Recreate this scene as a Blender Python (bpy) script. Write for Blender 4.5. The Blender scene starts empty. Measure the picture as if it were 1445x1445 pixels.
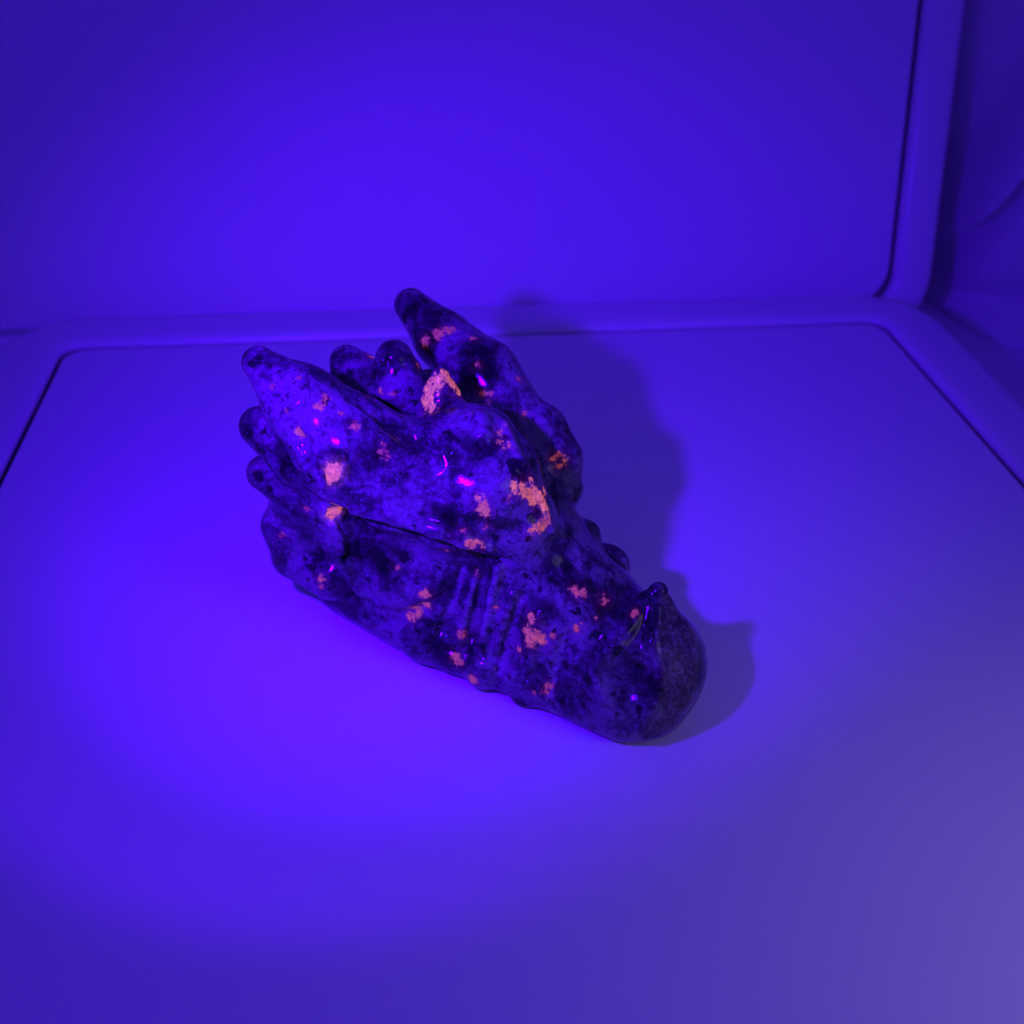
import bpy, bmesh, math, random
import numpy as np
from mathutils import Matrix, Vector

scene = bpy.context.scene
S = 0.006                                    # one modelling unit is 6 mm

# ---------------------------------------------------------------- camera
cam_d = bpy.data.cameras.new('camera'); cam = bpy.data.objects.new('camera', cam_d)
scene.collection.objects.link(cam); scene.camera = cam
CAM = Vector((-4.5187, -39.8555, 36.0)) * S
RX = Vector((0.99327467, -0.11366088, 0.02205986))     # image right
RY = Vector((-0.05065852, -0.59795509, -0.79992714))   # image down
RZ = Vector((0.10411123, 0.79342984, -0.59969153))     # forward
M = Matrix((RX, -RY, -RZ)).transposed().to_4x4(); M.translation = CAM
cam.matrix_world = M
cam_d.sensor_width = 36; cam_d.lens = 36; cam_d.clip_start = 0.01; cam_d.clip_end = 20
cam_d.dof.use_dof = True; cam_d.dof.focus_distance = 43.5 * S; cam_d.dof.aperture_fstop = 13

# ---------------------------------------------------------------- world, lamps, exposure
world = bpy.data.worlds.new('World'); scene.world = world; world.use_nodes = True
bg = world.node_tree.nodes['Background']
bg.inputs['Color'].default_value = (0.036, 0.009, 0.46, 1); bg.inputs['Strength'].default_value = 1.0
scene.view_settings.view_transform = 'Standard'; scene.view_settings.look = 'None'
scene.view_settings.exposure = 0; scene.view_settings.gamma = 1

TORCH = Vector((-13.3, -19.4, 27.4)) * S
def torch(name, aim, energy, size, blend, red):        # the beam of one LED torch: core, rim of the reflector, spill
    d = bpy.data.lights.new(name, 'SPOT'); o = bpy.data.objects.new(name, d)
    scene.collection.objects.link(o); o.location = TORCH
    o.rotation_euler = Vector(aim).to_track_quat('-Z', 'Y').to_euler()
    d.energy = energy; d.color = (red, 0.000, 1.0); d.spot_size = math.radians(size); d.spot_blend = blend
    d.shadow_soft_size = 0.85 * S
torch('uv_torch_core', (0.36, 1.0, -0.80), 3.6, 84, 1.0, 0.068)
torch('uv_torch_beam', (0.1823, 0.6614, -0.7275), 0.45, 85, 0.32, 0.085)
torch('uv_torch_spill', (0.1823, 0.6614, -0.7275), 0.22, 150, 1.0, 0.07)
room_d = bpy.data.lights.new('room_light', 'AREA'); room = bpy.data.objects.new('room_light', room_d)
scene.collection.objects.link(room); room.location = Vector((38, -36, 25)) * S
room.rotation_euler = (Vector((24, -26, 0)) * S - room.location).to_track_quat('-Z', 'Y').to_euler()
room_d.shape = 'RECTANGLE'; room_d.size = 0.14; room_d.size_y = 0.14; room_d.energy = .043; room_d.spread = math.radians(100); room_d.color = (0.60, 0.49, 0.60)

# ---------------------------------------------------------------- helpers
def link(name, me, mat=None, parent=None):
    o = bpy.data.objects.new(name, me); scene.collection.objects.link(o)
    if mat: me.materials.append(mat)
    if parent: o.parent = parent
    return o
def thing(name, label, cat):
    o = bpy.data.objects.new(name, None); scene.collection.objects.link(o)
    o.empty_display_size = 0.02; o['label'] = label; o['category'] = cat
    return o
def smooth(me):
    me.polygons.foreach_set('use_smooth', [True] * len(me.polygons))
class NT:
    def __init__(s, name):
        s.m = bpy.data.materials.new(name); s.m.use_nodes = True; s.t = s.m.node_tree
        s.b = s.t.nodes['Principled BSDF']
    def n(s, typ, ins=None, **kw):
        x = s.t.nodes.new(typ)
        for k, v in kw.items(): setattr(x, k, v)
        for k, v in (ins or {}).items(): s.put(x.inputs[k], v)
        return x
    def put(s, sock, v):
        if isinstance(v, bpy.types.NodeSocket): s.t.links.new(v, sock)
        else: sock.default_value = v
    def math(s, op, a, b=0.0, clamp=False):
        x = s.n('ShaderNodeMath', {0: a, 1: b}, operation=op, use_clamp=clamp); return x.outputs[0]
    def ramp(s, f, stops):
        x = s.n('ShaderNodeValToRGB', {'Fac': f}); e = x.color_ramp.elements
        while len(e) < len(stops): e.new(0.5)
        for q, (p, c) in zip(e, stops):
            q.position = p; q.color = (c, c, c, 1) if isinstance(c, (int, float)) else (*c, 1)
        return x.outputs['Color']
    def mix(s, f, a, b, blend='MIX'):
        x = s.n('ShaderNodeMix', data_type='RGBA', blend_type=blend)
        s.put(x.inputs[0], f); s.put(x.inputs[6], a); s.put(x.inputs[7], b); return x.outputs[2]
    def noise(s, vec, scale, detail=4, rough=.55, dist=0.0):
        return s.n('ShaderNodeTexNoise', {'Vector': vec, 'Scale': scale, 'Detail': detail, 'Roughness': rough, 'Distortion': dist})
    def obj(s): return s.n('ShaderNodeTexCoord').outputs['Object']
    def bump(s, h, strength, dist):
        return s.n('ShaderNodeBump', {'Height': h, 'Strength': strength, 'Distance': dist}).outputs[0]

# ---------------------------------------------------------------- materials
def plastic(name, col, rough, grain, spec=.5):
    t = NT(name); v = t.obj()
    a = t.noise(v, 22, 5, .6).outputs[0]; b = t.noise(v, 900, 3, .6).outputs[0]
    d = t.noise(v, 140, 6, .75).outputs[0]
    c = t.mix(t.math('MULTIPLY', t.math('SUBTRACT', a, .45), .5, True), (*col, 1), (col[0]*.86, col[1]*.85, col[2]*.83, 1))
    scuff = t.math('MULTIPLY', t.math('SUBTRACT', d, .66, True), 1.2, True)
    c = t.mix(scuff, c, (col[0]*.7, col[1]*.68, col[2]*.64, 1))
    t.put(t.b.inputs['Base Color'], c)
    t.put(t.b.inputs['Roughness'], t.math('ADD', rough, t.math('MULTIPLY', t.math('SUBTRACT', a, .5), .25)))
    t.b.inputs['Specular IOR Level'].default_value = spec
    t.put(t.b.inputs['Normal'], t.bump(b, grain, .00012))
    return t.m
M_panel = plastic('white_panel_plastic', (.78, .78, .77), .5, .35, .4)
M_rim = plastic('white_rim_plastic', (.76, .76, .755), .24, .12)
M_board = plastic('white_board_plastic', (.78, .78, .77), .55, .5, .35)

def cloth_mat():
    t = NT('white_woven_cloth'); v = t.obj()
    w1 = t.n('ShaderNodeTexWave', {'Vector': v, 'Scale': 330.0, 'Distortion': 3.0, 'Detail': 2.0, 'Detail Scale': 2.0}, bands_direction='DIAGONAL').outputs['Fac']
    n1 = t.noise(v, 700, 4, .6).outputs[0]; n2 = t.noise(v, 30, 4, .6).outputs[0]
    c = t.mix(n2, (.68, .68, .69, 1), (.78, .78, .79, 1))
    c = t.mix(t.math('MULTIPLY', n1, .35), c, (.50, .50, .52, 1))
    t.put(t.b.inputs['Base Color'], c); t.b.inputs['Roughness'].default_value = .95
    t.b.inputs['Sheen Weight'].default_value = .3
    t.put(t.b.inputs['Normal'], t.bump(t.math('ADD', w1, n1), .5, .0004))
    return t.m
M_cloth = cloth_mat()

def stone_mat():
    t = NT('fluorescent_speckled_stone'); v = t.obj()
    K = 1 / S
    def at(name): return t.n('ShaderNodeAttribute', attribute_name=name).outputs['Fac']
    big = t.noise(v, .38 * K, 7, .62, .6).outputs[0]
    mid = t.noise(v, 1.1 * K, 8, .68, .8).outputs[0]
    fine = t.noise(v, 4.2 * K, 6, .7).outputs[0]
    tiny = t.noise(v, 13 * K, 3, .6).outputs[0]
    # cloudy feldspar ground mass
    g = t.math('ADD', t.math('MULTIPLY', big, .62), t.math('ADD', t.math('MULTIPLY', mid, .30), t.math('MULTIPLY', fine, .17)))
    g = t.math('ADD', g, t.math('MULTIPLY', t.math('SUBTRACT', at('haze_zone'), at('dark_zone')), .05))  # soft violet glow painted into the stone tone; dark zones lower it
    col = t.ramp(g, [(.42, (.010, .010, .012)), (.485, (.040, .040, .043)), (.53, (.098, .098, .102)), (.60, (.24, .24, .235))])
    # pale fracture veins
    vo = t.n('ShaderNodeTexVoronoi', {'Vector': t.n('ShaderNodeMixRGB', {'Fac': .12, 'Color1': v, 'Color2': t.noise(v, 1.3 * K, 4).outputs['Color']}).outputs[0], 'Scale': .75 * K}, feature='DISTANCE_TO_EDGE').outputs['Distance']
    vein = t.math('MULTIPLY', t.math('SUBTRACT', 1.0, t.math('DIVIDE', vo, .02), True), t.math('MULTIPLY', t.math('SUBTRACT', mid, .5, True), 3.0, True), True)
    col = t.mix(t.math('MULTIPLY', vein, .6), col, (.36, .36, .36, 1))
    # grain: light and dark crystals
    vc = t.n('ShaderNodeTexVoronoi', {'Vector': v, 'Scale': 4.5 * K, 'Randomness': 1.0}).outputs['Color']
    col = t.mix(.35, col, vc and t.mix(1.0, col, t.n('ShaderNodeRGBToBW', {0: vc}).outputs[0], 'MULTIPLY'))
    cr = t.noise(v, 2.9 * K, 4, .6, .3).outputs[0]
    crm = t.math('MULTIPLY', t.math('MULTIPLY', t.math('SUBTRACT', cr, .545, True), 24.0, True), t.math('MULTIPLY', t.math('SUBTRACT', t.noise(v, .6 * K, 4, .6).outputs[0], .45, True), 7.0, True))
    col = t.mix(t.math('MULTIPLY', crm, .72), col, (.022, .022, .025, 1))
    lt = t.math('MULTIPLY', t.math('SUBTRACT', t.noise(v, 7.0 * K, 2, .5).outputs[0], .69, True), 18.0, True)
    col = t.mix(t.math('MULTIPLY', lt, .7), col, (.45, .45, .45, 1))
    # black mica clots, scattered and large; plus shade painted into the far-horn hollows
    s1 = t.noise(v, 1.7 * K, 5, .62, .4).outputs[0]
    m1 = t.math('MULTIPLY', t.math('SUBTRACT', s1, .62, True), 30.0, True)
    jag = t.math('ADD', t.math('MULTIPLY', t.math('SUBTRACT', t.noise(v, 2.2 * K, 5, .68, .3).outputs[0], .5), .95), t.math('MULTIPLY', t.math('SUBTRACT', fine, .5), .35))
    m2 = t.math('MULTIPLY', t.math('ADD', at('mica_shade'), jag), 9.0, True)
    mica_shade = t.math('MAXIMUM', m1, m2)
    mcol = t.mix(t.math('MULTIPLY', t.math('SUBTRACT', tiny, .60, True), 5.0, True), (.010, .010, .011, 1), (.07, .07, .07, 1))
    col = t.mix(t.math('MULTIPLY', mica_shade, .93), col, mcol)
    ch = t.math('MULTIPLY', t.math('ADD', at('chalk_glint'), t.math('ADD', t.math('MULTIPLY', jag, .30), t.math('MULTIPLY', t.math('SUBTRACT', tiny, .5), .25))), 9.0, True)  # chalky crease stone, plus ridge glints painted in as pale streaks
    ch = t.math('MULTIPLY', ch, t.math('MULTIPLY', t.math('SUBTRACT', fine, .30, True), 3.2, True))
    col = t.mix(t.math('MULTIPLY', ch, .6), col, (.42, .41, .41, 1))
    # unpolished brownish crust at the muzzle
    ru = t.math('MULTIPLY', t.math('ADD', at('crust'), t.math('MULTIPLY', jag, 1.7)), 4.0, True)
    rcol = t.ramp(t.math('ADD', t.math('MULTIPLY', fine, .6), t.math('MULTIPLY', tiny, .4)), [(.36, (.030, .024, .020)), (.50, (.075, .062, .052)), (.60, (.26, .23, .22))])
    col = t.mix(t.math('MULTIPLY', ru, .85), col, rcol)
    cell = t.n('ShaderNodeRGBToBW', {0: t.n('ShaderNodeTexVoronoi', {'Vector': v, 'Scale': 6.5 * K}).outputs['Color']}).outputs[0]
    # orange fluorescing sodalite
    jag2 = t.math('ADD', t.math('MULTIPLY', t.math('SUBTRACT', t.noise(v, 4.2 * K, 4, .62, .5).outputs[0], .5), .55), t.math('MULTIPLY', t.math('SUBTRACT', cell, .5), .20))
    gl = t.math('ADD', at('sodalite'), jag2)
    core = t.math('MULTIPLY', gl, 10.0, True)
    crack = t.math('MULTIPLY', t.math('SUBTRACT', .045, t.math('ABSOLUTE', t.math('SUBTRACT', t.noise(v, 2.4 * K, 4, .6, 1.0).outputs[0], .5)), True), 20.0, True)
    core = t.math('MULTIPLY', core, t.math('SUBTRACT', 1.0, t.math('MULTIPLY', crack, .45)))
    halo = t.math('MULTIPLY', t.math('ADD', t.math('ADD', at('sodalite'), t.math('MULTIPLY', jag2, .6)), .32, True), 1.6, True)
    sv = t.noise(v, .9 * K, 5, .6, 1.5).outputs[0]
    thin = t.math('MULTIPLY', t.math('SUBTRACT', .012, t.math('ABSOLUTE', t.math('SUBTRACT', sv, .5)), True), 60.0, True)
    thin = t.math('MULTIPLY', thin, t.math('MULTIPLY', t.math('SUBTRACT', t.noise(v, .45 * K, 3).outputs[0], .56, True), 6.0, True), True)
    core = t.math('MAXIMUM', core, t.math('MULTIPLY', thin, .35))
    col = t.mix(core, col, (.31, .18, .10, 1))
    ev = t.math('ADD', .62, t.math('MULTIPLY', t.math('SUBTRACT', fine, .42), 1.5))
    ev = t.math('MULTIPLY', t.math('ADD', ev, t.math('MULTIPLY', t.math('SUBTRACT', mid, .5), .9), True), 1.0)
    pw = at('sodalite_power')
    ecol = t.mix(core, (.17, .0, .09, 1), t.mix(t.math('ADD', t.math('MULTIPLY', pw, .8), t.math('MULTIPLY', t.math('SUBTRACT', fine, .5), 1.2), True), (.52, .030, .030, 1), (.74, .165, .065, 1)))
    hot = t.math('MULTIPLY', t.math('SUBTRACT', pw, 1.02, True), 9.0, True)
    ecol = t.mix(hot, ecol, (.70, .12, .20, 1))
    est = t.math('MULTIPLY', t.math('ADD', t.math('MULTIPLY', core, .85), t.math('MULTIPLY', t.math('SUBTRACT', halo, core, True), .26)), t.math('MULTIPLY', ev, t.math('ADD', .20, t.math('MULTIPLY', pw, .98))))
    col = t.mix(1.0, col, (.96, .80, 1.0, 1), 'MULTIPLY')
    t.put(t.b.inputs['Base Color'], col)
    t.put(t.b.inputs['Emission Color'], ecol); t.put(t.b.inputs['Emission Strength'], est)
    t.put(t.b.inputs['Roughness'], t.math('ADD', t.math('ADD', .07, t.math('MULTIPLY', fine, .06)), t.math('MAXIMUM', t.math('MULTIPLY', ru, .35), t.math('MULTIPLY', ch, .3))))
    t.b.inputs['Specular IOR Level'].default_value = .34
    h = t.math('ADD', t.math('MULTIPLY', mid, .40), t.math('ADD', t.math('MULTIPLY', fine, .34), t.math('MULTIPLY', t.math('MULTIPLY', tiny, ru), .5)))
    t.put(t.b.inputs['Normal'], t.bump(h, .10, .0009))
    return t.m
M_stone = stone_mat()

# ---------------------------------------------------------------- setting: table under everything
def slab(name, x0, x1, y0, y1, z0, z1, mat, parent=None, bev=.4):
    bm = bmesh.new()
    bmesh.ops.create_cube(bm, size=1)
    for v in bm.verts:
        v.co = Vector(((x0 + x1) / 2 + v.co.x * (x1 - x0), (y0 + y1) / 2 + v.co.y * (y1 - y0), (z0 + z1) / 2 + v.co.z * (z1 - z0))) * S
    if bev: bmesh.ops.bevel(bm, geom=bm.edges[:], offset=bev * S, segments=3, affect='EDGES', profile=.5)
    me = bpy.data.meshes.new(name); bm.to_mesh(me); bm.free(); smooth(me)
    return link(name, me, mat, parent)
tb = slab('table_top', -140, 140, -120, 110, -9, -5, M_cloth); tb['kind'] = 'structure'

# ---------------------------------------------------------------- framed white boards
def rrect(x0, x1, y0, y1, r, n=10):
    o = []
    for cx, cy, a in ((x1 - r, y1 - r, 0), (x0 + r, y1 - r, 90), (x0 + r, y0 + r, 180), (x1 - r, y0 + r, 270)):
        for i in range(n + 1):
            q = math.radians(a + 90 * i / n); o.append((cx + r * math.cos(q), cy + r * math.sin(q)))
    return o
def frame_mesh(name, loops):
    """loops: list of rounded rectangles with heights, swept from the inside to the outside"""
    bm = bmesh.new(); R = []
    for (x0, x1, y0, y1, r, z) in loops:
        R.append([bm.verts.new(Vector((x, y, z)) * S) for x, y in rrect(x0, x1, y0, y1, r)])
    n = len(R[0])
    for a, b in zip(R[:-1], R[1:]):
        for i in range(n): bm.faces.new((a[i], a[(i + 1) % n], b[(i + 1) % n], b[i])[::-1])
    bmesh.ops.recalc_face_normals(bm, faces=bm.faces[:])
    me = bpy.data.meshes.new(name); bm.to_mesh(me); bm.free(); smooth(me)
    return me
def rim_loops(x0, x1, y0, y1, r, prof):
    return [(x0 - d, x1 + d, y0 - d, y1 + d, max(r + d, .3), z) for d, z in prof]
def plate_mesh(name, x0, x1, y0, y1, r, z, th):
    bm = bmesh.new()
    top = [bm.verts.new(Vector((x, y, z)) * S) for x, y in rrect(x0, x1, y0, y1, r)]
    mid = [bm.verts.new(Vector((x, y, z - .12)) * S) for x, y in rrect(x0 - .04, x1 + .04, y0 - .04, y1 + .04, r)]
    bot = [bm.verts.new(Vector((x, y, z - th)) * S) for x, y in rrect(x0 - .04, x1 + .04, y0 - .04, y1 + .04, r)]
    bm.faces.new(top); bm.faces.new(bot[::-1]); n = len(top)
    for a, b in ((top, mid), (mid, bot)):
        for i in range(n): bm.faces.new((a[i], b[i], b[(i + 1) % n], a[(i + 1) % n]))
    me = bpy.data.meshes.new(name); bm.to_mesh(me); bm.free()
    return me

tray = thing('tray', 'white plastic tray with a raised rounded rim, lying flat under the stone dragon head', 'tray')
IN = (-28.3, 33.45, -55, 29.95)
link('tray_panel', plate_mesh('tray_panel', IN[0], IN[1], IN[2], IN[3], 1.6, 0, 2.5), M_panel, tray)
prof = [(1.7, -1.3), (1.4, -.5), (.40, -.22), (.31, -.07), (.32, .10), (.40, .30), (.60, .47), (1.1, .56), (2.0, .58), (3.7, .58), (4.2, .52), (4.6, .32), (4.85, -.1), (4.8, -1.4), (4.3, -3.2), (3.8, -4.95)]
link('tray_rim', frame_mesh('tray_rim', rim_loops(*IN, 1.2, prof)), M_rim, tray)

# leaning board behind, same make
board = thing('leaning_board', 'white framed plastic board leaning backwards upright behind the tray', 'board')
BI = (-70.0, 36.9, -.5, 70.0)
link('board_panel', plate_mesh('board_panel', BI[0], BI[1], BI[2], BI[3], 3.0, 0, 1.5), M_board, board)
prof2 = [(2.0, -1.5), (1.6, -.6), (.46, -.3), (.40, -.1), (.44, .25), (.56, .62), (.8, .85), (1.4, .9), (2.8, .9), (3.3, .75), (3.6, .4), (3.75, -.2), (3.8, -2.6), (3.2, -3.2)]
link('board_frame', frame_mesh('board_frame', rim_loops(*BI, 2.4, prof2)), M_rim, board)
board.rotation_euler = (math.radians(90 - 17), 0, 0)
board.location = Vector((0, 36.4, -.75)) * S

# ---------------------------------------------------------------- draped cloth at the right
def cloth():
    bm = bmesh.new(); nu, nv = 190, 130; rows = []
    rnd = random.Random(4)
    ph = [(rnd.uniform(.2, .9), rnd.uniform(-.5, .5), rnd.uniform(0, 6.28), rnd.uniform(.06, .16)) for _ in range(9)]
    for j in range(nv):
        row = []
        for i in range(nu):
            w = j / (nv - 1); z = -4.9 + (w ** 1.15) * 50
            xe = 46 - (z + 3.3) * .155                       # where the sheet turns away behind the board
            x = xe - 16 + (i / (nu - 1)) * 58
            e = x - xe
            y = 44.2 + 24.0 * min(1, math.exp(-(e + 2.0) / 1.15)) - .10 * e + .05 * max(z, 0)
            y += (42.5 + .306 * max(z, 0) - y) / (1 + math.exp((e + 7.5) * 2.5))     # unseen return closing the gap behind, added to block light
            d = ((x - 42.4) * 10.5 - (z + 1.5) * 3.7) / 11.15  # distance from the diagonal fold
            k = 1 / (1 + math.exp(-(d + .2) * 2.2)) if e > -2 else 0
            y -= k * (3.8 + 1.5 * (1 - math.exp(-max(d, 0) / 4)))
            y -= 3.6 * math.exp(-((d - .8) / .9) ** 2) - 2.0 * math.exp(-((d - 2.3) / 1.0) ** 2)
            if d > 0: y += 1.3 * math.exp(-((z + 3.2) / 1.7) ** 2) * (1 - math.exp(-d))
            if z < -3.2: y -= (-3.2 - z) ** 1.6 * 2.2
            for a, b, c, q in ph: y += q * math.sin(a * x + b * z + c)
            row.append(bm.verts.new(Vector((x, y, z)) * S))
        rows.append(row)
    for a, b in zip(rows[:-1], rows[1:]):
        for i in range(nu - 1): bm.faces.new((a[i], a[i + 1], b[i + 1], b[i]))
    me = bpy.data.meshes.new('draped_cloth'); bm.to_mesh(me); bm.free(); smooth(me)
    o = link('draped_cloth', me, M_cloth)
    so = o.modifiers.new('thickness', 'SOLIDIFY'); so.thickness = .0015; so.offset = -1
    o['label'] = 'soft white woven cloth hanging in folds at the right edge beside the leaning board'; o['category'] = 'cloth'
    return o
cloth()

# ---------------------------------------------------------------- carved head: distance field, then surface nets
class Field:
    def __init__(s, lo, hi, h):
        s.lo=np.array(lo,float); s.h=h
        s.n=np.ceil((np.array(hi)-s.lo)/h).astype(int)+1
        s.F=np.full(s.n,4.0,np.float32); s.L=np.zeros(s.n,np.uint8); s.D=np.full(s.n,9.0,np.float32)
        s.ax=[(s.lo[i]+h*np.arange(s.n[i])).astype(np.float32) for i in range(3)]
    def box(s, lo, hi):
        i0=np.clip(np.floor((np.array(lo)-s.lo)/s.h).astype(int),0,s.n-1)
        i1=np.clip(np.ceil((np.array(hi)-s.lo)/s.h).astype(int)+1,1,s.n)
        sl=tuple(slice(a,b) for a,b in zip(i0,i1))
        X=s.ax[0][sl[0]][:,None,None]; Y=s.ax[1][sl[1]][None,:,None]; Z=s.ax[2][sl[2]][None,None,:]
        return sl,X,Y,Z
    def chain_d(s, pts, X,Y,Z):
        d=None
        if len(pts)==1: pts=[pts[0],pts[0]]
        for p,q in zip(pts[:-1],pts[1:]):
            v=[q[i]-p[i] for i in range(3)]; vv=sum(t*t for t in v)+1e-9
            t=np.clip(((X-p[0])*v[0]+(Y-p[1])*v[1]+(Z-p[2])*v[2])/vv,0,1)
            e=np.sqrt((X-p[0]-t*v[0])**2+(Y-p[1]-t*v[1])**2+(Z-p[2]-t*v[2])**2)-(p[3]+t*(q[3]-p[3]))
            if d is None: d=e
            else:
                k=.35; m=np.maximum(k-np.abs(d-e),0)/k; d=np.minimum(d,e)-m*m*k*.25
        return d
    def chain(s, pts, k, part=0, cut=False):
        P=np.array(pts); pad=P[:,3].max()+k+.5
        sl,X,Y,Z=s.box(P[:,:3].min(0)-pad,P[:,:3].max(0)+pad)
        s.merge(sl,s.chain_d(pts,X,Y,Z),k,part,cut)
    def ell(s, c, r, k, part=0, cut=False):
        pad=max(r)+k+.5
        sl,X,Y,Z=s.box(np.array(c)-pad,np.array(c)+pad)
        u=[(W-c[i])/r[i] for i,W in enumerate((X,Y,Z))]
        k0=np.sqrt(u[0]**2+u[1]**2+u[2]**2)+1e-6
        k1=np.sqrt((u[0]/r[0])**2+(u[1]/r[1])**2+(u[2]/r[2])**2)+1e-6
        s.merge(sl,k0*(k0-1)/k1,k,part,cut)
    def merge(s, sl, d, k, part, cut):
        F=s.F[sl]
        if cut:
            m=np.maximum(k-np.abs(F+d),0)/k
            s.F[sl]=np.maximum(F,-d)+m*m*k*.25
        else:
            w=d<s.D[sl]; s.D[sl]=np.where(w,d,s.D[sl]); s.L[sl]=np.where(w,part,s.L[sl])
            m=np.maximum(k-np.abs(F-d),0)/k
            s.F[sl]=np.minimum(F,d)-m*m*k*.25
    def run(s, prims):
        for p in prims:
            t,geo,k,part=p[:4]
            cut=t.endswith('_cut'); t=t.replace('_cut','')
            if t=='chain': s.chain(geo,k,part,cut)
            elif t=='ell': s.ell(geo[:3],geo[3:],k,part,cut)
    def floor(s,k=.35):
        d=-s.ax[2][None,None,:]
        m=np.maximum(k-np.abs(s.F-d),0)/k
        s.F=np.maximum(s.F,d)+m*m*k*.25
    def sample(s,P,G=None):
        G=s.F if G is None else G
        q=(P-s.lo)/s.h; q=np.clip(q,0,s.n-1.001); i=q.astype(int); f=q-i
        o=0
        for dx in (0,1):
            for dy in (0,1):
                for dz in (0,1):
                    w=(f[:,0] if dx else 1-f[:,0])*(f[:,1] if dy else 1-f[:,1])*(f[:,2] if dz else 1-f[:,2])
                    o=o+w*G[i[:,0]+dx,i[:,1]+dy,i[:,2]+dz]
        return o
    def grad(s,P,e=None):
        e=e or s.h*1.2
        g=np.stack([s.sample(P+np.eye(3)[i]*e)-s.sample(P-np.eye(3)[i]*e) for i in range(3)],1)
        return g/(np.linalg.norm(g,axis=1,keepdims=True)+1e-9)
    def mesh(s):
        F=s.F; ins=F<0
        n0,n1,n2=s.n
        c=np.zeros((n0-1,n1-1,n2-1),np.uint8)
        for dx in (0,1):
            for dy in (0,1):
                for dz in (0,1):
                    c+=ins[dx:n0-1+dx,dy:n1-1+dy,dz:n2-1+dz]
        I=np.argwhere((c>0)&(c<8))
        vid=np.full(c.shape,-1,np.int32); vid[tuple(I.T)]=np.arange(len(I))
        acc=np.zeros((len(I),3)); cnt=np.zeros(len(I))
        corners=[(a,b,d) for a in (0,1) for b in (0,1) for d in (0,1)]
        for a in corners:
            for ax in range(3):
                if a[ax]: continue
                b=list(a); b[ax]=1
                fa=F[I[:,0]+a[0],I[:,1]+a[1],I[:,2]+a[2]]; fb=F[I[:,0]+b[0],I[:,1]+b[1],I[:,2]+b[2]]
                m=(fa<0)!=(fb<0); t=np.where(m,fa/(fa-fb+1e-12),0)
                p=np.tile(np.array(a,float),(len(I),1)); p[:,ax]+=t
                acc+=p*m[:,None]; cnt+=m
        V=s.lo+s.h*(I+acc/cnt[:,None])
        quads=[]
        for ax in range(3):
            o1,o2=[(1,2),(2,0),(0,1)][ax]
            sl0=[slice(1,-1)]*3; sl0[ax]=slice(0,-1); sl1=list(sl0); sl1[ax]=slice(1,None)
            A_=ins[tuple(sl0)]; B_=ins[tuple(sl1)]
            for flip,m in ((False,A_&~B_),(True,~A_&B_)):
                J=np.argwhere(m); off=np.array([1,1,1]); off[ax]=0; J=J+off
                def at(d1,d2):
                    K=J.copy(); K[:,o1]+=d1; K[:,o2]+=d2; return vid[tuple(K.T)]
                q=np.stack([at(-1,-1),at(0,-1),at(0,0),at(-1,0)],1)
                if flip: q=q[:,::-1]
                quads.append(q)
        Q=np.concatenate(quads); Q=Q[(Q>=0).all(1)]
        for _ in range(3):
            g=s.grad(V); V=V-g*np.clip(s.sample(V),-s.h,s.h)[:,None]*.8
        return V,Q
    def march(s,o,D,tmax=90):
        """o (3,), D (N,3) unit -> t or nan"""
        inv=1/np.where(np.abs(D)<1e-9,1e-9,D)
        t0=(s.lo-o)*inv; t1=(s.lo+s.h*(s.n-1)-o)*inv
        tn=np.minimum(t0,t1).max(1); tf=np.maximum(t0,t1).min(1)
        t=np.maximum(tn,0); alive=tf>tn; hit=np.zeros(len(D),bool)
        for _ in range(160):
            idx=np.where(alive&~hit)[0]
            if len(idx)==0: break
            d=s.sample(o+D[idx]*t[idx,None])
            h=d<.01; hit[idx[h]]=True
            t[idx]+=np.clip(d,.005,.6)*.9*(~h)
            alive[idx]=t[idx]<tf[idx]
        return np.where(hit,t,np.nan)

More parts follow.
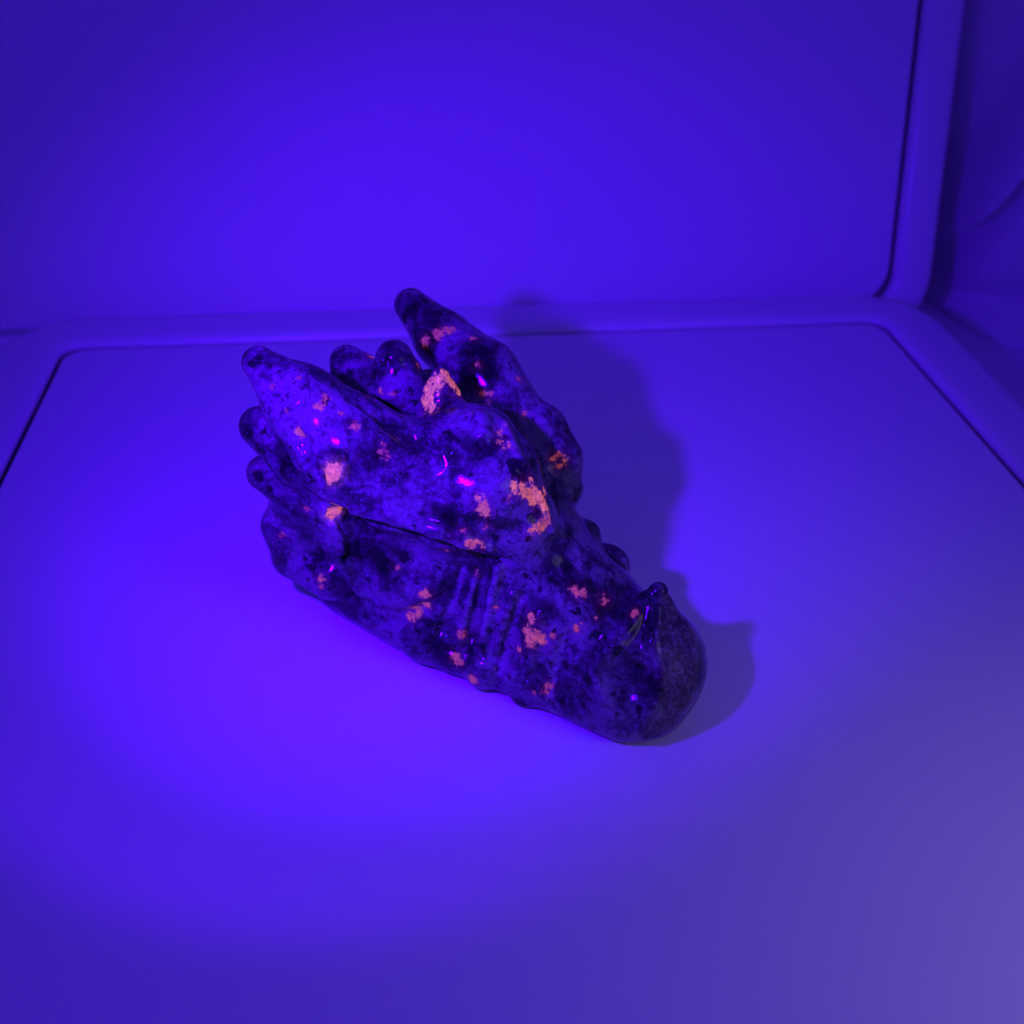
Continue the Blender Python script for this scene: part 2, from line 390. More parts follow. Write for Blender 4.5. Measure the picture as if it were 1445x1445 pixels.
# shapes of the carving in its own frame: x to the muzzle, y to its left, z up (modelling units)
PRIMS = [
    ('chain', [(-8.0, 0.0, 5.8, 4.0), (-4.5, 0.0, 6.6, 4.6), (0.0, -0.4, 4.6, 3.7), (3.4, -1.0, 3.4, 3.05), (6.5, -1.7, 2.75, 2.75)], 1, 0),
    ('chain', [(-8.6, -3.0, 1.5, 1.4), (-3.0, -3.6, 1.5, 1.6), (3.0, -3.4, 1.3, 1.4), (7.1, -3.4, 1.3, 1.5)], 1.2, 0),
    ('ell', (-4.4, -3.1, 4.6, 3.6, 2.0, 2.8), 0.8, 0),
    ('chain', [(-8.6, 3.0, 1.5, 1.4), (-3.0, 2.9, 1.5, 1.6), (3.0, 2.7, 1.3, 1.4), (7.1, -0.6, 1.3, 1.5)], 1.2, 0),
    ('ell', (-4.4, 3.1, 4.6, 3.6, 2.0, 2.8), 0.8, 0),
    ('chain', [(-10.04, -5.3, 14.91, 0.74), (-8.26, -5.0, 13.4, 1.65), (-6.41, -4.5, 11.43, 2.4), (-4.12, -3.9, 10.08, 2.2), (-1.78, -3.3, 9.22, 1.9), (0.15, -2.6, 8.45, 1.4)], 1.2, 2),
    ('chain', [(-4.19, -2.6, 11.1, 1.2), (-2.24, -2.5, 11.03, 1.9), (-0.46, -2.5, 10.16, 2.0), (1.09, -2.4, 8.95, 1.2)], 1.2, 1),
    ('chain', [(-2.84, -1.2, 11.88, 1.2), (-1.52, -1.3, 11.63, 1.45), (-0.43, -1.3, 10.58, 1.45), (0.85, -1.3, 9.05, 0.9)], 1.0, 1),
    ('chain', [(0.64, -1.8, 7.38, 1.5), (3.15, -1.6, 5.37, 1.6)], 1.6, 0),
    ('chain', [(-9.71, 5.7, 13.17, 0.86), (-7.44, 5.0, 12.21, 1.4), (-4.55, 4.1, 11.39, 1.75), (-2.57, 3.4, 10.16, 1.6)], 0.6, 3),
    ('chain', [(-0.96, 3.3, 9.81, 1.35), (0.09, 2.9, 8.69, 1.3), (0.84, 2.6, 7.49, 0.9)], 0.5, 15),
    ('chain', [(-10.16, 0.7, 12.18, 0.8), (-9.48, 0.6, 11.46, 1.3), (-7.75, 0.4, 10.79, 2.0)], 0.6, 4),
    ('chain', [(-6.88, 0.0, 13.57, 0.85), (-6.79, 0.0, 12.54, 1.2), (-6.28, 0.0, 10.79, 1.6)], 0.4, 5),
    ('chain', [(-3.92, -0.8, 13.83, 0.42), (-3.88, -0.85, 12.9, 0.85), (-3.69, -0.9, 11.33, 1.3)], 0.35, 6),
    ('chain', [(-6.45, 2.2, 11.18, 0.8), (-4.39, 2.0, 10.72, 0.9), (-2.29, 1.7, 10.37, 0.9), (-0.51, 1.5, 8.7, 0.9), (1.24, 0.9, 6.84, 0.9)], 0.5, 0),
    ('ell', (-8.9, -4.3, 7.81, 2.3, 1.6, 3.3), 0.8, 0),
    ('chain', [(-10.49, -5.3, 11.61, 0.95), (-8.43, -5.0, 10.55, 1.5)], 0.45, 7),
    ('chain', [(-10.64, -5.3, 9.08, 0.85), (-8.65, -4.8, 8.41, 1.4)], 0.45, 8),
    ('chain', [(-10.24, -5.2, 6.14, 0.95), (-9.99, -4.8, 4.09, 1.05), (-8.05, -4.4, 3.49, 1.3)], 0.6, 9),
    ('chain', [(-7.43, -5.3, 8.78, 0.7), (-6.97, -5.2, 5.83, 0.5), (-5.98, -4.8, 3.79, 0.4)], 0.6, 0),
    ('chain', [(7.18, -0.8, 6.32, 0.44), (7.21, -0.9, 5.28, 0.85), (7.06, -1.0, 3.87, 1.25)], 0.8, 10),
    ('chain', [(7.6, -1.2, 4.0, 1.0), (8.2, -2.2, 2.4, 1.15), (8.2, -2.8, 1.2, 1.2)], 0.9, 0),
    ('ell', (8.0, -1.5, 2.45, 2.0, 2.6, 2.45), 1, 0),
    ('ell', (3.8, 1.6, 4.81, 1.1, 0.8, 1.0), 0.4, 0),
    ('ell', (2.34, 2.2, 5.54, 0.7, 0.6, 0.8), 0.4, 0),
    ('chain_cut', [(-7.02, -5.97, 9.04, 0.22), (-4.83, -5.99, 9.09, 0.4), (-2.85, -5.65, 8.94, 0.4), (-1.09, -5.06, 8.47, 0.4), (0.29, -4.13, 7.68, 0.4), (1.39, -3.86, 7.63, 0.22)], 0.2, 0),
    ('chain', [(-4.88, -6.31, 9.85, 0.26), (-2.99, -5.91, 9.79, 0.26), (-1.59, -5.35, 9.36, 0.26), (-0.34, -4.81, 8.87, 0.26), (0.54, -4.23, 8.44, 0.26)], 0.25, 2),
    ('chain_cut', [(-6.01, -4.3, 13.99, 0.23), (-4.65, -3.88, 13.21, 0.42), (-3.25, -3.96, 12.58, 0.42), (-2.04, -4.42, 12.05, 0.23)], 0.35, 0),
    ('chain_cut', [(-8.05, -6.61, 14.05, 0.17), (-7.03, -6.74, 12.72, 0.3), (-6.14, -7.0, 11.5, 0.3), (-6.14, -6.77, 10.32, 0.17)], 0.22, 0),
    ('chain_cut', [(-9.29, -6.36, 11.29, 0.15), (-7.98, -6.53, 10.95, 0.28), (-6.66, -6.95, 11.0, 0.15)], 0.2, 0),
    ('chain_cut', [(-8.56, -6.2, 8.48, 0.15), (-7.46, -6.08, 8.58, 0.15)], 0.2, 0),
    ('chain_cut', [(-6.68, -5.62, 8.56, 0.17), (-6.4, -5.22, 6.27, 0.3), (-5.8, -5.24, 4.38, 0.3), (-4.97, -4.78, 2.75, 0.17)], 0.22, 0),
    ('chain', [(-0.26, -3.93, 6.55, 0.2), (-0.49, -4.18, 5.09, 0.2), (-0.89, -4.15, 3.13, 0.2), (-0.73, -4.69, 2.43, 0.2)], 0.28, 0),
    ('chain', [(0.8, -3.91, 7.31, 0.22), (0.61, -4.04, 5.47, 0.22), (0.29, -4.09, 3.41, 0.22), (0.46, -4.52, 2.51, 0.22)], 0.3, 0),
    ('chain_cut', [(-0.93, -4.07, 6.66, 0.12), (-1.19, -4.4, 4.9, 0.22), (-1.76, -4.54, 2.8, 0.22), (-1.91, -5.09, 2.03, 0.12)], 0.25, 0),
    ('chain_cut', [(0.25, -3.98, 7.01, 0.12), (0.01, -4.19, 5.07, 0.22), (-0.27, -4.34, 2.9, 0.22), (-0.05, -4.97, 1.92, 0.12)], 0.25, 0),
    ('chain_cut', [(2.03, -3.82, 6.03, 0.15), (1.72, -4.09, 4.26, 0.27), (1.54, -4.49, 2.55, 0.27), (1.37, -4.95, 1.07, 0.15)], 0.28, 0),
    ('chain', [(1.51, -3.88, 5.95, 0.15), (1.16, -4.08, 4.02, 0.15), (1.1, -4.46, 2.54, 0.15)], 0.3, 0),
    ('chain_cut', [(4.28, -3.88, 4.89, 0.14), (4.23, -4.32, 3.28, 0.26), (4.17, -4.87, 1.7, 0.14)], 0.3, 0),
    ('chain', [(2.87, -3.87, 5.3, 0.16), (2.8, -4.14, 3.54, 0.16), (2.77, -4.68, 2.21, 0.16)], 0.4, 0),
    ('chain', [(6.8, -1.25, 6.04, 0.32), (6.62, -2.37, 5.38, 0.32), (6.39, -3.49, 4.75, 0.32), (6.21, -4.08, 3.92, 0.32), (6.71, -4.54, 2.84, 0.32)], 0.4, 0),
    ('chain', [(7.39, -1.46, 5.89, 0.34), (7.8, -2.57, 5.05, 0.34), (8.4, -3.41, 4.22, 0.34), (8.56, -4.11, 2.81, 0.34), (8.37, -4.39, 1.64, 0.34)], 0.35, 0),
    ('ell_cut', (7.66, -5.57, 4.76, 2.2, 2.2, 2.2), 0.2, 0),
    ('chain_cut', [(-1.19, -4.39, 5.32, 0.11), (-2.48, -4.82, 3.98, 0.2), (-4.11, -4.87, 2.75, 0.2), (-6.33, -4.69, 2.07, 0.11)], 0.5, 0),
    ('chain_cut', [(-2.71, -5.18, 2.18, 0.1), (-0.93, -4.9, 2.23, 0.18), (1.2, -4.66, 2.3, 0.18), (3.45, -4.74, 2.14, 0.18), (5.99, -4.9, 2.04, 0.1)], 0.4, 0),
    ('chain_cut', [(6.42, -4.99, 1.53, 0.11), (7.74, -4.85, 1.57, 0.2), (8.74, -4.3, 1.21, 0.11)], 0.4, 0),
    ('chain', [(-0.42, -1.27, 12.76, 0.16), (0.92, -2.25, 11.79, 0.16), (1.69, -1.99, 10.25, 0.16), (2.48, -2.18, 8.84, 0.16)], 0.3, 1),
    ('ell_cut', (-3.12, -6.74, 6.65, 2.45, 2.3, 2.3), 0.3, 0),
    ('chain', [(-3.39, -6.09, 10.06, 0.24), (-2.32, -5.57, 9.68, 0.24), (-1.28, -5.28, 9.43, 0.24), (-0.4, -4.89, 9.06, 0.24), (0.38, -4.32, 8.56, 0.24)], 0.2, 2),
    ('chain', [(-0.35, -4.07, 6.01, 0.17), (-0.48, -4.24, 4.88, 0.17), (-0.77, -4.13, 3.36, 0.17)], 0.2, 0),
    ('chain', [(6.73, -1.91, 5.71, 0.2), (6.58, -2.86, 5.31, 0.2), (6.43, -3.63, 4.77, 0.2)], 0.25, 0),
    ('chain', [(-6.69, -5.62, 7.78, 0.2), (-6.59, -5.52, 7.1, 0.2), (-6.48, -5.46, 6.28, 0.2)], 0.2, 0),
    ('chain', [(-2.86, 1.83, 11.35, 0.25), (-1.28, -1.86, 13.11, 0.25), (-0.8, -2.35, 12.77, 0.25)], 0.4, 1),
    ('chain', [(2.51, -4.1, 3.8, 0.16), (2.45, -4.39, 2.7, 0.16)], 0.25, 0),
    ('ell', (-1.42, -4.35, 1.2, 0.75, 0.6, 0.83), 0.22, 11),
    ('ell', (0.33, -4.4, 1.13, 0.95, 0.76, 1.04), 0.22, 12),
    ('ell', (2.54, -4.1, 0.2, 0.8, 0.64, 0.88), 0.22, 13),
    ('ell', (4.84, -3.9, -0.28, 0.75, 0.6, 0.83), 0.22, 14),
]
GLOW = [
    (-3.8, -1.35, 13.71, 0.25), (-3.71, -1.19, 13.9, 0.22), (-7.51, 3.56, 12.68, 0.28), (-6.91, 3.78, 13.12, 0.31), (-6.45, 4.15, 13.35, 0.24),
    (-5.09, 4.07, 13.25, 0.17), (-8.89, 1.04, 12.61, 0.21), (-8.6, -6.19, 14.65, 0.15), (-7.83, -6.45, 13.87, 0.15), (-7.25, -6.42, 12.97, 0.24),
    (-7.8, -5.47, 14.96, 0.12), (-6.68, -5.25, 14.28, 0.18), (-6.68, -5.7, 14.07, 0.21), (-5.9, -5.35, 13.76, 0.12), (-5.22, -5.36, 13.4, 0.21),
    (-4.05, -4.98, 12.56, 0.12), (-4.05, -5.25, 12.43, 0.12), (-3.8, -5.22, 12.22, 0.12), (-5.48, -6.77, 11.8, 0.39), (-5.67, -6.85, 11.43, 0.24),
    (-5.31, -6.63, 12.03, 0.21), (-6.8, -5.46, 8.37, 0.32), (-6.6, -5.25, 8.47, 0.22), (-7.81, -5.96, 8.59, 0.16), (-9.55, -5.94, 6.27, 0.14),
    (-5.83, 0.36, 13.3, 0.16), (-6.76, -1.29, 12.51, 0.13), (-6.22, -1.18, 12.55, 0.13), (-4.18, -1.38, 13.61, 0.28), (-3.98, -1.6, 13.39, 0.25),
    (-4.11, -1.75, 13.0, 0.31), (-3.72, -1.85, 12.92, 0.25), (-3.62, -0.87, 14.12, 0.25), (-3.36, -0.72, 13.7, 0.31), (-3.1, -0.67, 13.33, 0.22),
    (-4.0, -1.2, 13.96, 0.16), (-0.37, -1.91, 12.7, 0.15), (-0.14, -2.2, 12.47, 0.15), (0.21, -2.03, 12.35, 0.15), (-0.23, -1.49, 12.8, 0.12),
    (1.13, -3.17, 11.23, 0.24), (1.38, -2.87, 10.95, 0.27), (1.58, -2.45, 10.61, 0.33), (1.86, -2.19, 10.33, 0.3), (2.07, -2.09, 9.97, 0.24),
    (1.7, -2.53, 10.26, 0.21), (1.61, -1.28, 10.09, 0.22), (1.42, -2.32, 11.17, 0.15), (2.02, -3.2, 9.31, 0.18), (2.22, -2.8, 9.35, 0.24),
    (2.33, -2.42, 9.33, 0.21), (2.27, -2.25, 9.58, 0.15), (0.14, -4.33, 11.04, 0.18), (0.29, -4.37, 10.79, 0.23), (0.45, -4.35, 10.47, 0.24),
    (0.52, -4.39, 9.71, 0.15), (0.48, 1.83, 9.53, 0.16), (0.71, 2.1, 9.65, 0.16), (0.99, 2.15, 9.43, 0.17), (0.79, 1.84, 9.23, 0.16),
    (-1.44, 2.47, 11.04, 0.13), (-3.22, 2.32, 11.65, 0.17), (-3.56, 2.24, 11.67, 0.13), (-4.12, 2.81, 12.63, 0.17), (-2.38, 3.74, 12.0, 0.14),
    (-0.03, -5.04, 9.02, 0.18), (0.18, -4.81, 8.91, 0.21), (0.38, -4.57, 8.86, 0.12), (-1.34, -4.66, 7.84, 0.15), (-2.44, -4.8, 4.91, 0.29),
    (-2.57, -4.53, 4.08, 0.23), (-3.02, -4.58, 3.52, 0.3), (-3.4, -4.63, 3.03, 0.27), (-0.68, -4.44, 3.02, 0.26), (-0.79, -4.92, 1.86, 0.27),
    (-0.54, -5.01, 1.7, 0.2), (0.27, -5.16, 1.13, 0.27), (-7.85, -5.54, 4.07, 0.21), (-7.84, -5.66, 3.71, 0.17), (2.61, -4.01, 5.1, 0.25),
    (2.5, -4.09, 4.33, 0.32), (2.97, -4.18, 4.42, 0.32), (3.22, -4.1, 4.16, 0.25), (2.73, -4.29, 3.95, 0.25), (2.19, -4.17, 3.14, 0.19),
    (3.7, -3.97, 4.63, 0.16), (4.05, -2.79, 6.54, 0.19), (4.33, -2.73, 6.42, 0.19), (5.25, -2.22, 6.06, 0.22), (4.62, -3.58, 5.17, 0.19),
    (6.68, -2.22, 5.92, 0.19), (3.88, -4.5, 2.08, 0.19), (3.77, -4.67, 1.82, 0.16), (3.29, -4.85, 1.59, 0.13), (-0.13, -4.09, 6.6, 0.16),
    (-0.38, -4.92, 9.56, 0.12), (-5.9, -3.4, 13.58, 0.09), (1.07, -3.65, 10.84, 0.09), (5.2, -2.99, 5.59, 0.09), (-3.98, -4.72, 5.89, 0.13),
    (0.89, -4.14, 5.13, 0.1),
]
DARK = [
    (-4.99, -4.87, 6.21, 0.52), (-3.64, -4.51, 6.42, 0.39), (-2.46, -5.14, 8.43, 0.25), (-6.55, -4.91, 7.91, 0.29), (5.55, -3.43, 5.03, 0.28),
    (5.85, -3.43, 5.04, 0.16), (5.23, -2.72, 5.78, 0.31), (-9.69, -5.7, 15.43, 0.27), (-9.84, -5.91, 15.28, 0.18), (-9.07, -5.65, 15.18, 0.18),
    (-10.35, -6.23, 11.75, 0.25), (-9.76, -6.0, 12.04, 0.19), (-6.59, -5.29, 14.19, 0.21), (-2.58, -4.04, 12.03, 0.27), (-10.3, -6.05, 9.37, 0.36),
    (-9.81, -6.12, 9.01, 0.26), (-6.36, -0.85, 13.43, 0.23), (-9.18, -0.34, 12.38, 0.27), (1.91, -2.9, 9.75, 0.3), (0.97, -2.65, 11.72, 0.42),
    (0.7, -2.65, 11.95, 0.24), (1.23, -2.48, 11.42, 0.27), (-0.12, -1.8, 12.58, 0.15), (-7.36, 3.41, 12.02, 0.46), (-4.63, 2.48, 12.26, 0.44),  # ends with painted shade in the hollows beside the far horn
    (-3.15, -1.66, 13.11, 0.28), (-2.63, -1.82, 13.14, 0.18), (-8.93, 4.73, 13.57, 0.32), (-9.38, 4.54, 13.0, 0.25), (-8.6, 5.33, 13.82, 0.25),
    (-4.67, 3.14, 12.96, 0.34), (-3.62, 3.0, 12.57, 0.3), (0.88, 1.99, 9.37, 0.13), (0.58, -4.33, 10.03, 0.21), (0.83, -4.14, 9.05, 0.24),
    (-1.3, -5.22, 9.89, 0.18), (-0.63, -4.39, 3.89, 0.2), (0.59, -4.23, 3.67, 0.29), (0.49, -4.56, 2.92, 0.23), (2.61, -4.75, 0.57, 0.33),
    (-8.45, -5.4, 4.5, 0.24), (-8.86, -5.37, 4.75, 0.21), (-5.45, -5.01, 4.62, 0.27), (-4.38, -5.1, 4.72, 0.2), (3.4, -2.33, 7.26, 0.31),
    (3.09, -3.06, 6.85, 0.25), (4.37, -2.14, 6.73, 0.25), (6.61, -3.75, 4.88, 0.31), (8.64, -3.69, 4.14, 0.31), (9.6, -3.25, 2.93, 0.38),
    (8.12, -4.45, 2.81, 0.25), (-2.26, -4.57, 3.05, 0.27), (-0.91, -4.23, 4.72, 0.23), (4.5, -4.09, 3.25, 0.29), (5.69, -4.4, 3.25, 0.25),
    (4.6, -4.81, 1.69, 0.23),
]
ROUGH = [
    (7.9, -1.13, 5.87, 0.69), (8.36, -2.07, 5.16, 0.88), (8.98, -2.96, 4.31, 1.0), (9.48, -3.4, 3.0, 0.95), (9.18, -3.92, 1.75, 0.8),
    (9.62, -2.35, 3.88, 0.79), (8.95, -1.37, 4.86, 0.63),
]
CHALK_GLINT = [
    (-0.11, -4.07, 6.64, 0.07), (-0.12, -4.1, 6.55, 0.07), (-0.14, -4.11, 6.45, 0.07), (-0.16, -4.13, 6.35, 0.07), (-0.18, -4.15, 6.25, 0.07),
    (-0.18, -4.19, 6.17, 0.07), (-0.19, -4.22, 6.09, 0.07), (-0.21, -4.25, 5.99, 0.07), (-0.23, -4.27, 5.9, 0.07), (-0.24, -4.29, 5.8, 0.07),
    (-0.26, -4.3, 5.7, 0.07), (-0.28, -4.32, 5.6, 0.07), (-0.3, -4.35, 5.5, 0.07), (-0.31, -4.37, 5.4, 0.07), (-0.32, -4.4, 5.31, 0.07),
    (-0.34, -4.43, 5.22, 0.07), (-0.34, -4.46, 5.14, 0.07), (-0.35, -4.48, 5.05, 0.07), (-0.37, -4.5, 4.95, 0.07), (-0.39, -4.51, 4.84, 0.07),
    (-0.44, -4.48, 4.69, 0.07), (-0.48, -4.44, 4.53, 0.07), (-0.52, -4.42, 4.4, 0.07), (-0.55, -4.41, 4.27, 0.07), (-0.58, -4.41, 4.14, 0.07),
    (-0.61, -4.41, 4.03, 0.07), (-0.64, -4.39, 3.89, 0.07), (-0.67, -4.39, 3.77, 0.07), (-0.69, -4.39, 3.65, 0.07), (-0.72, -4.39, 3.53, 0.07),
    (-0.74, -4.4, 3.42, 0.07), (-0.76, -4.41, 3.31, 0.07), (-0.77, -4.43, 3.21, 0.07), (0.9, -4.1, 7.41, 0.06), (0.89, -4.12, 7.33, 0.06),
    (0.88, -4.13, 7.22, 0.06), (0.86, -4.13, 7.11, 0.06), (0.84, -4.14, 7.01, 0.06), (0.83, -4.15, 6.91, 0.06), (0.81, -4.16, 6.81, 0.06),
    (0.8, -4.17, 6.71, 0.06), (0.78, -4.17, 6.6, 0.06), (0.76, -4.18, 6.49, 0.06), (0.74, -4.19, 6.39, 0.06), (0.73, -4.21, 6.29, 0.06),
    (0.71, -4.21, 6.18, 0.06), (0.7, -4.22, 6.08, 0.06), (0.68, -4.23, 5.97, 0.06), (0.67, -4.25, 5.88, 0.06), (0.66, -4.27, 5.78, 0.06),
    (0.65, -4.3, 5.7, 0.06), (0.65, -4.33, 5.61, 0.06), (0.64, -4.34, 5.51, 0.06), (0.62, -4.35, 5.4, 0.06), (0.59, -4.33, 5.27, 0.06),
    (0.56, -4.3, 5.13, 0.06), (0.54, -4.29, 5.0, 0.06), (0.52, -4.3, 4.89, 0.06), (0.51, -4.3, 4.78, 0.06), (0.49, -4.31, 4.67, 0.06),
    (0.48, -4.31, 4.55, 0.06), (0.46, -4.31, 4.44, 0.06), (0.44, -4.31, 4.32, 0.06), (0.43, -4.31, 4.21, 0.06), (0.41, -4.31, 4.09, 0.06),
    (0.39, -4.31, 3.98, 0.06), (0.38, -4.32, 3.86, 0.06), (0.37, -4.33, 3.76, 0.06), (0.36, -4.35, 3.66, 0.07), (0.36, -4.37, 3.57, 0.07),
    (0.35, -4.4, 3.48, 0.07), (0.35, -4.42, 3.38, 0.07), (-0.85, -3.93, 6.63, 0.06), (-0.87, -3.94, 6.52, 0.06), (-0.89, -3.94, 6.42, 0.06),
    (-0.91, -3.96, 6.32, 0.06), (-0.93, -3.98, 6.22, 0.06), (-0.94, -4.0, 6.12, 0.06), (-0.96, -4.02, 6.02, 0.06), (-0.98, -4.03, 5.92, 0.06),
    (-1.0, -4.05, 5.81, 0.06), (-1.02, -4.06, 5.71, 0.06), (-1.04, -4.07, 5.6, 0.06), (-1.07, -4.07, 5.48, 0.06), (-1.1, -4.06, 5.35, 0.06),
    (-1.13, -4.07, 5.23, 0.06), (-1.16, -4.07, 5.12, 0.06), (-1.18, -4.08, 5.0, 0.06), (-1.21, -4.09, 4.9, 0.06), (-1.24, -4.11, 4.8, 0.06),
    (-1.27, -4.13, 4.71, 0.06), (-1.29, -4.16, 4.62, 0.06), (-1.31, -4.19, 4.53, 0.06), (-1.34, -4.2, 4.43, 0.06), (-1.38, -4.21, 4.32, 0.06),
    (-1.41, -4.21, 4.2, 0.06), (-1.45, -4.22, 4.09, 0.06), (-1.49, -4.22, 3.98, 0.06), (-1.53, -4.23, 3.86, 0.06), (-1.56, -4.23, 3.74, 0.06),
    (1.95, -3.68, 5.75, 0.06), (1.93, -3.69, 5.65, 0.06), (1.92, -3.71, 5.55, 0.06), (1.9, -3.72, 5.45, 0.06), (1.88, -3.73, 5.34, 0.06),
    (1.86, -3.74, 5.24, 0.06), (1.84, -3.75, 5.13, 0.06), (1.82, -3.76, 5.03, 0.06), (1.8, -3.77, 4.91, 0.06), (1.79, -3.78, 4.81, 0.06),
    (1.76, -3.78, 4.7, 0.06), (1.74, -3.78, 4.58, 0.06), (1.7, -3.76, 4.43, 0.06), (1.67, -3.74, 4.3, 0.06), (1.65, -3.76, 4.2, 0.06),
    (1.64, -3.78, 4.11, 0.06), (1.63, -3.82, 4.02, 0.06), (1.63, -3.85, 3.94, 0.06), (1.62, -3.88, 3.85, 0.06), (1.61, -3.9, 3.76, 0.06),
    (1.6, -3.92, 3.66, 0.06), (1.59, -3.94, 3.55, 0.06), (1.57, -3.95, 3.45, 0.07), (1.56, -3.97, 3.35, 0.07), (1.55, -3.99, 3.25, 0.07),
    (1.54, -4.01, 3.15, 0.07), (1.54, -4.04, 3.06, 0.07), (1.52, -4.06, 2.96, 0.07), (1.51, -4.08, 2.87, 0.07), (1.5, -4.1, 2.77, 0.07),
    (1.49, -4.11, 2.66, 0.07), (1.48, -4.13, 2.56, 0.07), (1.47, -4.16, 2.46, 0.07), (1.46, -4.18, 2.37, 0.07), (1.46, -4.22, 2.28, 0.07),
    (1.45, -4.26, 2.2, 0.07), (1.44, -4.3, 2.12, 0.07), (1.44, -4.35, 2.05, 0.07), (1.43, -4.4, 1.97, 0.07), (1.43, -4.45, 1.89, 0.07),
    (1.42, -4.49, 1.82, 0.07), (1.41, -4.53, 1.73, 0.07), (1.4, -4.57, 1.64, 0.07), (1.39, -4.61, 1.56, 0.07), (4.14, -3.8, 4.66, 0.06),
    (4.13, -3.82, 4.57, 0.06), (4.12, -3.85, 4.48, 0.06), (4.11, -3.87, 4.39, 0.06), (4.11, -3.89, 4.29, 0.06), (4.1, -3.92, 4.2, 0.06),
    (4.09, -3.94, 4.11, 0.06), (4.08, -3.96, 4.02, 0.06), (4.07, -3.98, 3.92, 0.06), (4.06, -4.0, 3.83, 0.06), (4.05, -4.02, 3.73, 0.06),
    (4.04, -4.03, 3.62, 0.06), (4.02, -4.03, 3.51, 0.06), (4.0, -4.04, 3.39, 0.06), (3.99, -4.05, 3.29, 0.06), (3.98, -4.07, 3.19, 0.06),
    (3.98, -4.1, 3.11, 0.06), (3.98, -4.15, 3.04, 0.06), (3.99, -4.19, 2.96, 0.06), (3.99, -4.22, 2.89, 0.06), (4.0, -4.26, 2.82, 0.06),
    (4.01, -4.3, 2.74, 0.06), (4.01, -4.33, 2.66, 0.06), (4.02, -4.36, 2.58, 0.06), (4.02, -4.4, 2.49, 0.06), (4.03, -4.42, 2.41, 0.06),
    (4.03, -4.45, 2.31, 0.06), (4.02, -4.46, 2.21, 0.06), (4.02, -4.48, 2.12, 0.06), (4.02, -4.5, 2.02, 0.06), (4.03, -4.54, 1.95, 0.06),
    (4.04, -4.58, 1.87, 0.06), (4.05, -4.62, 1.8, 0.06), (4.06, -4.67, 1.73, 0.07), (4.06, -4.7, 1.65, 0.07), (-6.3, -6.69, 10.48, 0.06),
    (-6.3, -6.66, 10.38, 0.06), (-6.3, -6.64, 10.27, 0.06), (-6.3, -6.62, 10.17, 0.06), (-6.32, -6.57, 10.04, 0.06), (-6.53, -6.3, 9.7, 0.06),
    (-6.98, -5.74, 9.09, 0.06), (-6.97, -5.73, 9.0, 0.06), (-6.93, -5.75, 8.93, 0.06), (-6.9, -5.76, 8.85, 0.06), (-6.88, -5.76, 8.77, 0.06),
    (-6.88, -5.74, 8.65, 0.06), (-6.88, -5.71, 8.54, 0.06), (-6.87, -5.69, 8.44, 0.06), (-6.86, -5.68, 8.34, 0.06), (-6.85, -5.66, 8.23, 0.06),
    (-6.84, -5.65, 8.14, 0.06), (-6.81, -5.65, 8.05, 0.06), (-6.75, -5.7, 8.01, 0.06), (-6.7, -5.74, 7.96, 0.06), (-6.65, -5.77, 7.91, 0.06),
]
HAZE = [
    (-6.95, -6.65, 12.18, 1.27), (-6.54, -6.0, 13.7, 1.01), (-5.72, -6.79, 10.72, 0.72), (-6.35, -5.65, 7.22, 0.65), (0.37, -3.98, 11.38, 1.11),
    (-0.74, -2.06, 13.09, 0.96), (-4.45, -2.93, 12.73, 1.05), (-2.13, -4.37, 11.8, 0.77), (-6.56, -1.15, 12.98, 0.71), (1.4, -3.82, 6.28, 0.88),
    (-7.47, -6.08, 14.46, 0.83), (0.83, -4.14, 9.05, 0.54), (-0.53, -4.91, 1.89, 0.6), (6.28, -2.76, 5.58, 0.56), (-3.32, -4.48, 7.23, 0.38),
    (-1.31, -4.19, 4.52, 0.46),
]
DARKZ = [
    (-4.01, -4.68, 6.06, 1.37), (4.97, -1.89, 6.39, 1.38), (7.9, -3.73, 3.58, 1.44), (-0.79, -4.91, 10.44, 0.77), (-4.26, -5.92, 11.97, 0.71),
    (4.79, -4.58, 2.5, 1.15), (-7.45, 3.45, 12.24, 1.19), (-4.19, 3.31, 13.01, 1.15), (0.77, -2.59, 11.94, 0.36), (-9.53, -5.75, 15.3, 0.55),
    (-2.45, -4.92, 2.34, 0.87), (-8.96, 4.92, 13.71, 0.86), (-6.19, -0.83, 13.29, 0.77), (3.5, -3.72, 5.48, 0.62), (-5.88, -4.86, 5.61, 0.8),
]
POWER = [0.95, 0.95, 0.28, 0.28, 0.28, 0.28, 0.38, 0.14, 0.14, 0.6, 0.14, 0.38, 0.38, 0.14, 0.38, 0.28, 0.28, 0.28, 1.08, 1.08, 1.08, 1.08, 1.08, 0.14, 0.14, 0.28, 0.28, 0.28, 0.95, 0.95, 0.95, 0.95, 0.95, 0.95, 0.95, 0.95, 0.55, 0.55, 0.55, 0.55, 1.0, 1.0, 1.0, 1.0, 1.0, 1.0, 1.0, 1.0, 0.75, 0.75, 0.75, 0.75, 0.8, 0.8, 0.8, 0.28, 0.4, 0.4, 0.4, 0.4, 0.28, 0.28, 0.28, 0.28, 0.28, 0.6, 0.6, 0.6, 0.28, 0.5, 0.5, 0.5, 0.5, 0.38, 0.42, 0.42, 0.42, 0.38, 0.14, 0.6, 0.6, 0.6, 0.6, 0.6, 0.38, 0.28, 0.45, 0.45, 0.45, 0.38, 0.38, 0.38, 0.28, 0.28, 0.28, 0.28, 0.28, 0.28, 0.28, 0.28, 0.28]  # emission per patch; far-horn patches kept dim to imitate shade

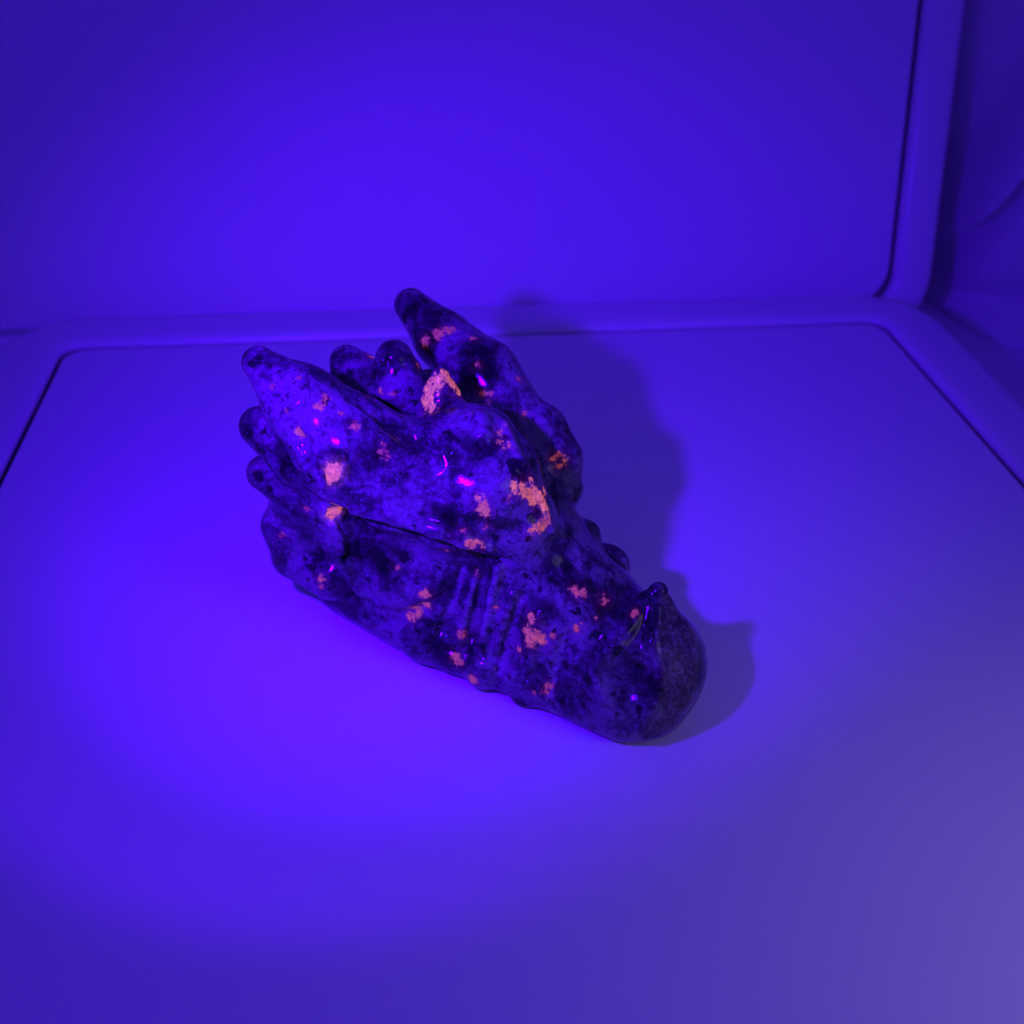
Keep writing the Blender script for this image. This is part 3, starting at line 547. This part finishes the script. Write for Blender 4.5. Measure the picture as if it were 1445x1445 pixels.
PART = ['head', 'brow_ridge', 'horn', 'horn', 'crest_spike', 'crest_spike', 'crest_spike', 'cheek_spike', 'cheek_spike', 'cheek_spike', 'nose_horn', 'tooth', 'tooth', 'tooth', 'tooth', 'brow_ridge']
PLAB = {2: 'speckled near horn sweeping back above the cheek', 3: 'dark far horn with an orange band'}
def carve():
    root = thing('dragon_head_carving', 'polished speckled stone dragon head carving with glowing orange patches on the white tray', 'carving')
    f = Field((-15, -8, -.4), (11.5, 8, 17.5), .075)
    f.run(PRIMS); f.floor()
    V, Q = f.mesh()
    N = f.grad(V, .11)
    q = np.clip(np.round((V - f.lo) / f.h).astype(int), 0, f.n - 1)
    lab = f.L[q[:, 0], q[:, 1], q[:, 2]]
    def field(L, grow=1.0):
        o = np.full(len(V), -1.5)
        for x, y, z, r in L:                     # smooth union of blobs
            d = r * grow - np.sqrt(((V - (x, y, z)) ** 2).sum(1))
            o = np.maximum(o, d) + np.maximum(.3 - np.abs(o - d), 0) ** 2 / 1.2
        return np.maximum(o, -1.0)
    pw = np.full(len(V), .5); best = np.full(len(V), -9.0)
    for (x, y, z, r), s in zip(GLOW, POWER):
        d = r - np.sqrt(((V - (x, y, z)) ** 2).sum(1)); w = d > best; best[w] = d[w]; pw[w] = s
    att = {'sodalite_power': pw, 'sodalite': field(GLOW, 1.12), 'mica_shade': field(DARK), 'crust': field(ROUGH), 'chalk_glint': field(CHALK_GLINT), 'haze_zone': np.clip((field(HAZE) + .35) / 1.1, 0, 1), 'dark_zone': np.clip((field(DARKZ) + .35) / 1.1, 0, 1)}
    fl = np.sort(lab[Q], axis=1)[:, 1]
    for p, name in enumerate(PART):
        sel = Q[fl == p]
        if len(sel) < 40: continue
        ids, inv = np.unique(sel, return_inverse=True); inv = inv.reshape(sel.shape)
        me = bpy.data.meshes.new(name)
        me.vertices.add(len(ids)); me.vertices.foreach_set('co', (V[ids] * S).astype(np.float32).ravel())
        me.loops.add(inv.size); me.loops.foreach_set('vertex_index', inv.ravel().astype(np.int32))
        me.polygons.add(len(sel)); me.polygons.foreach_set('loop_start', np.arange(0, inv.size, 4, dtype=np.int32))
        me.update(calc_edges=True); smooth(me)
        me.normals_split_custom_set_from_vertices(N[ids].astype(np.float32))
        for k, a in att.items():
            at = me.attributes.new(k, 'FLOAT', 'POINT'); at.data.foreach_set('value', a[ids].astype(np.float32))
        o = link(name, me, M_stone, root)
        if p in PLAB: o['label'] = PLAB[p]
    root.location = Vector((0.97895, -2.15411, 0.02)) * S
    root.rotation_euler = (0, 0, math.atan2(-0.5762118, 0.81730041))
carve()
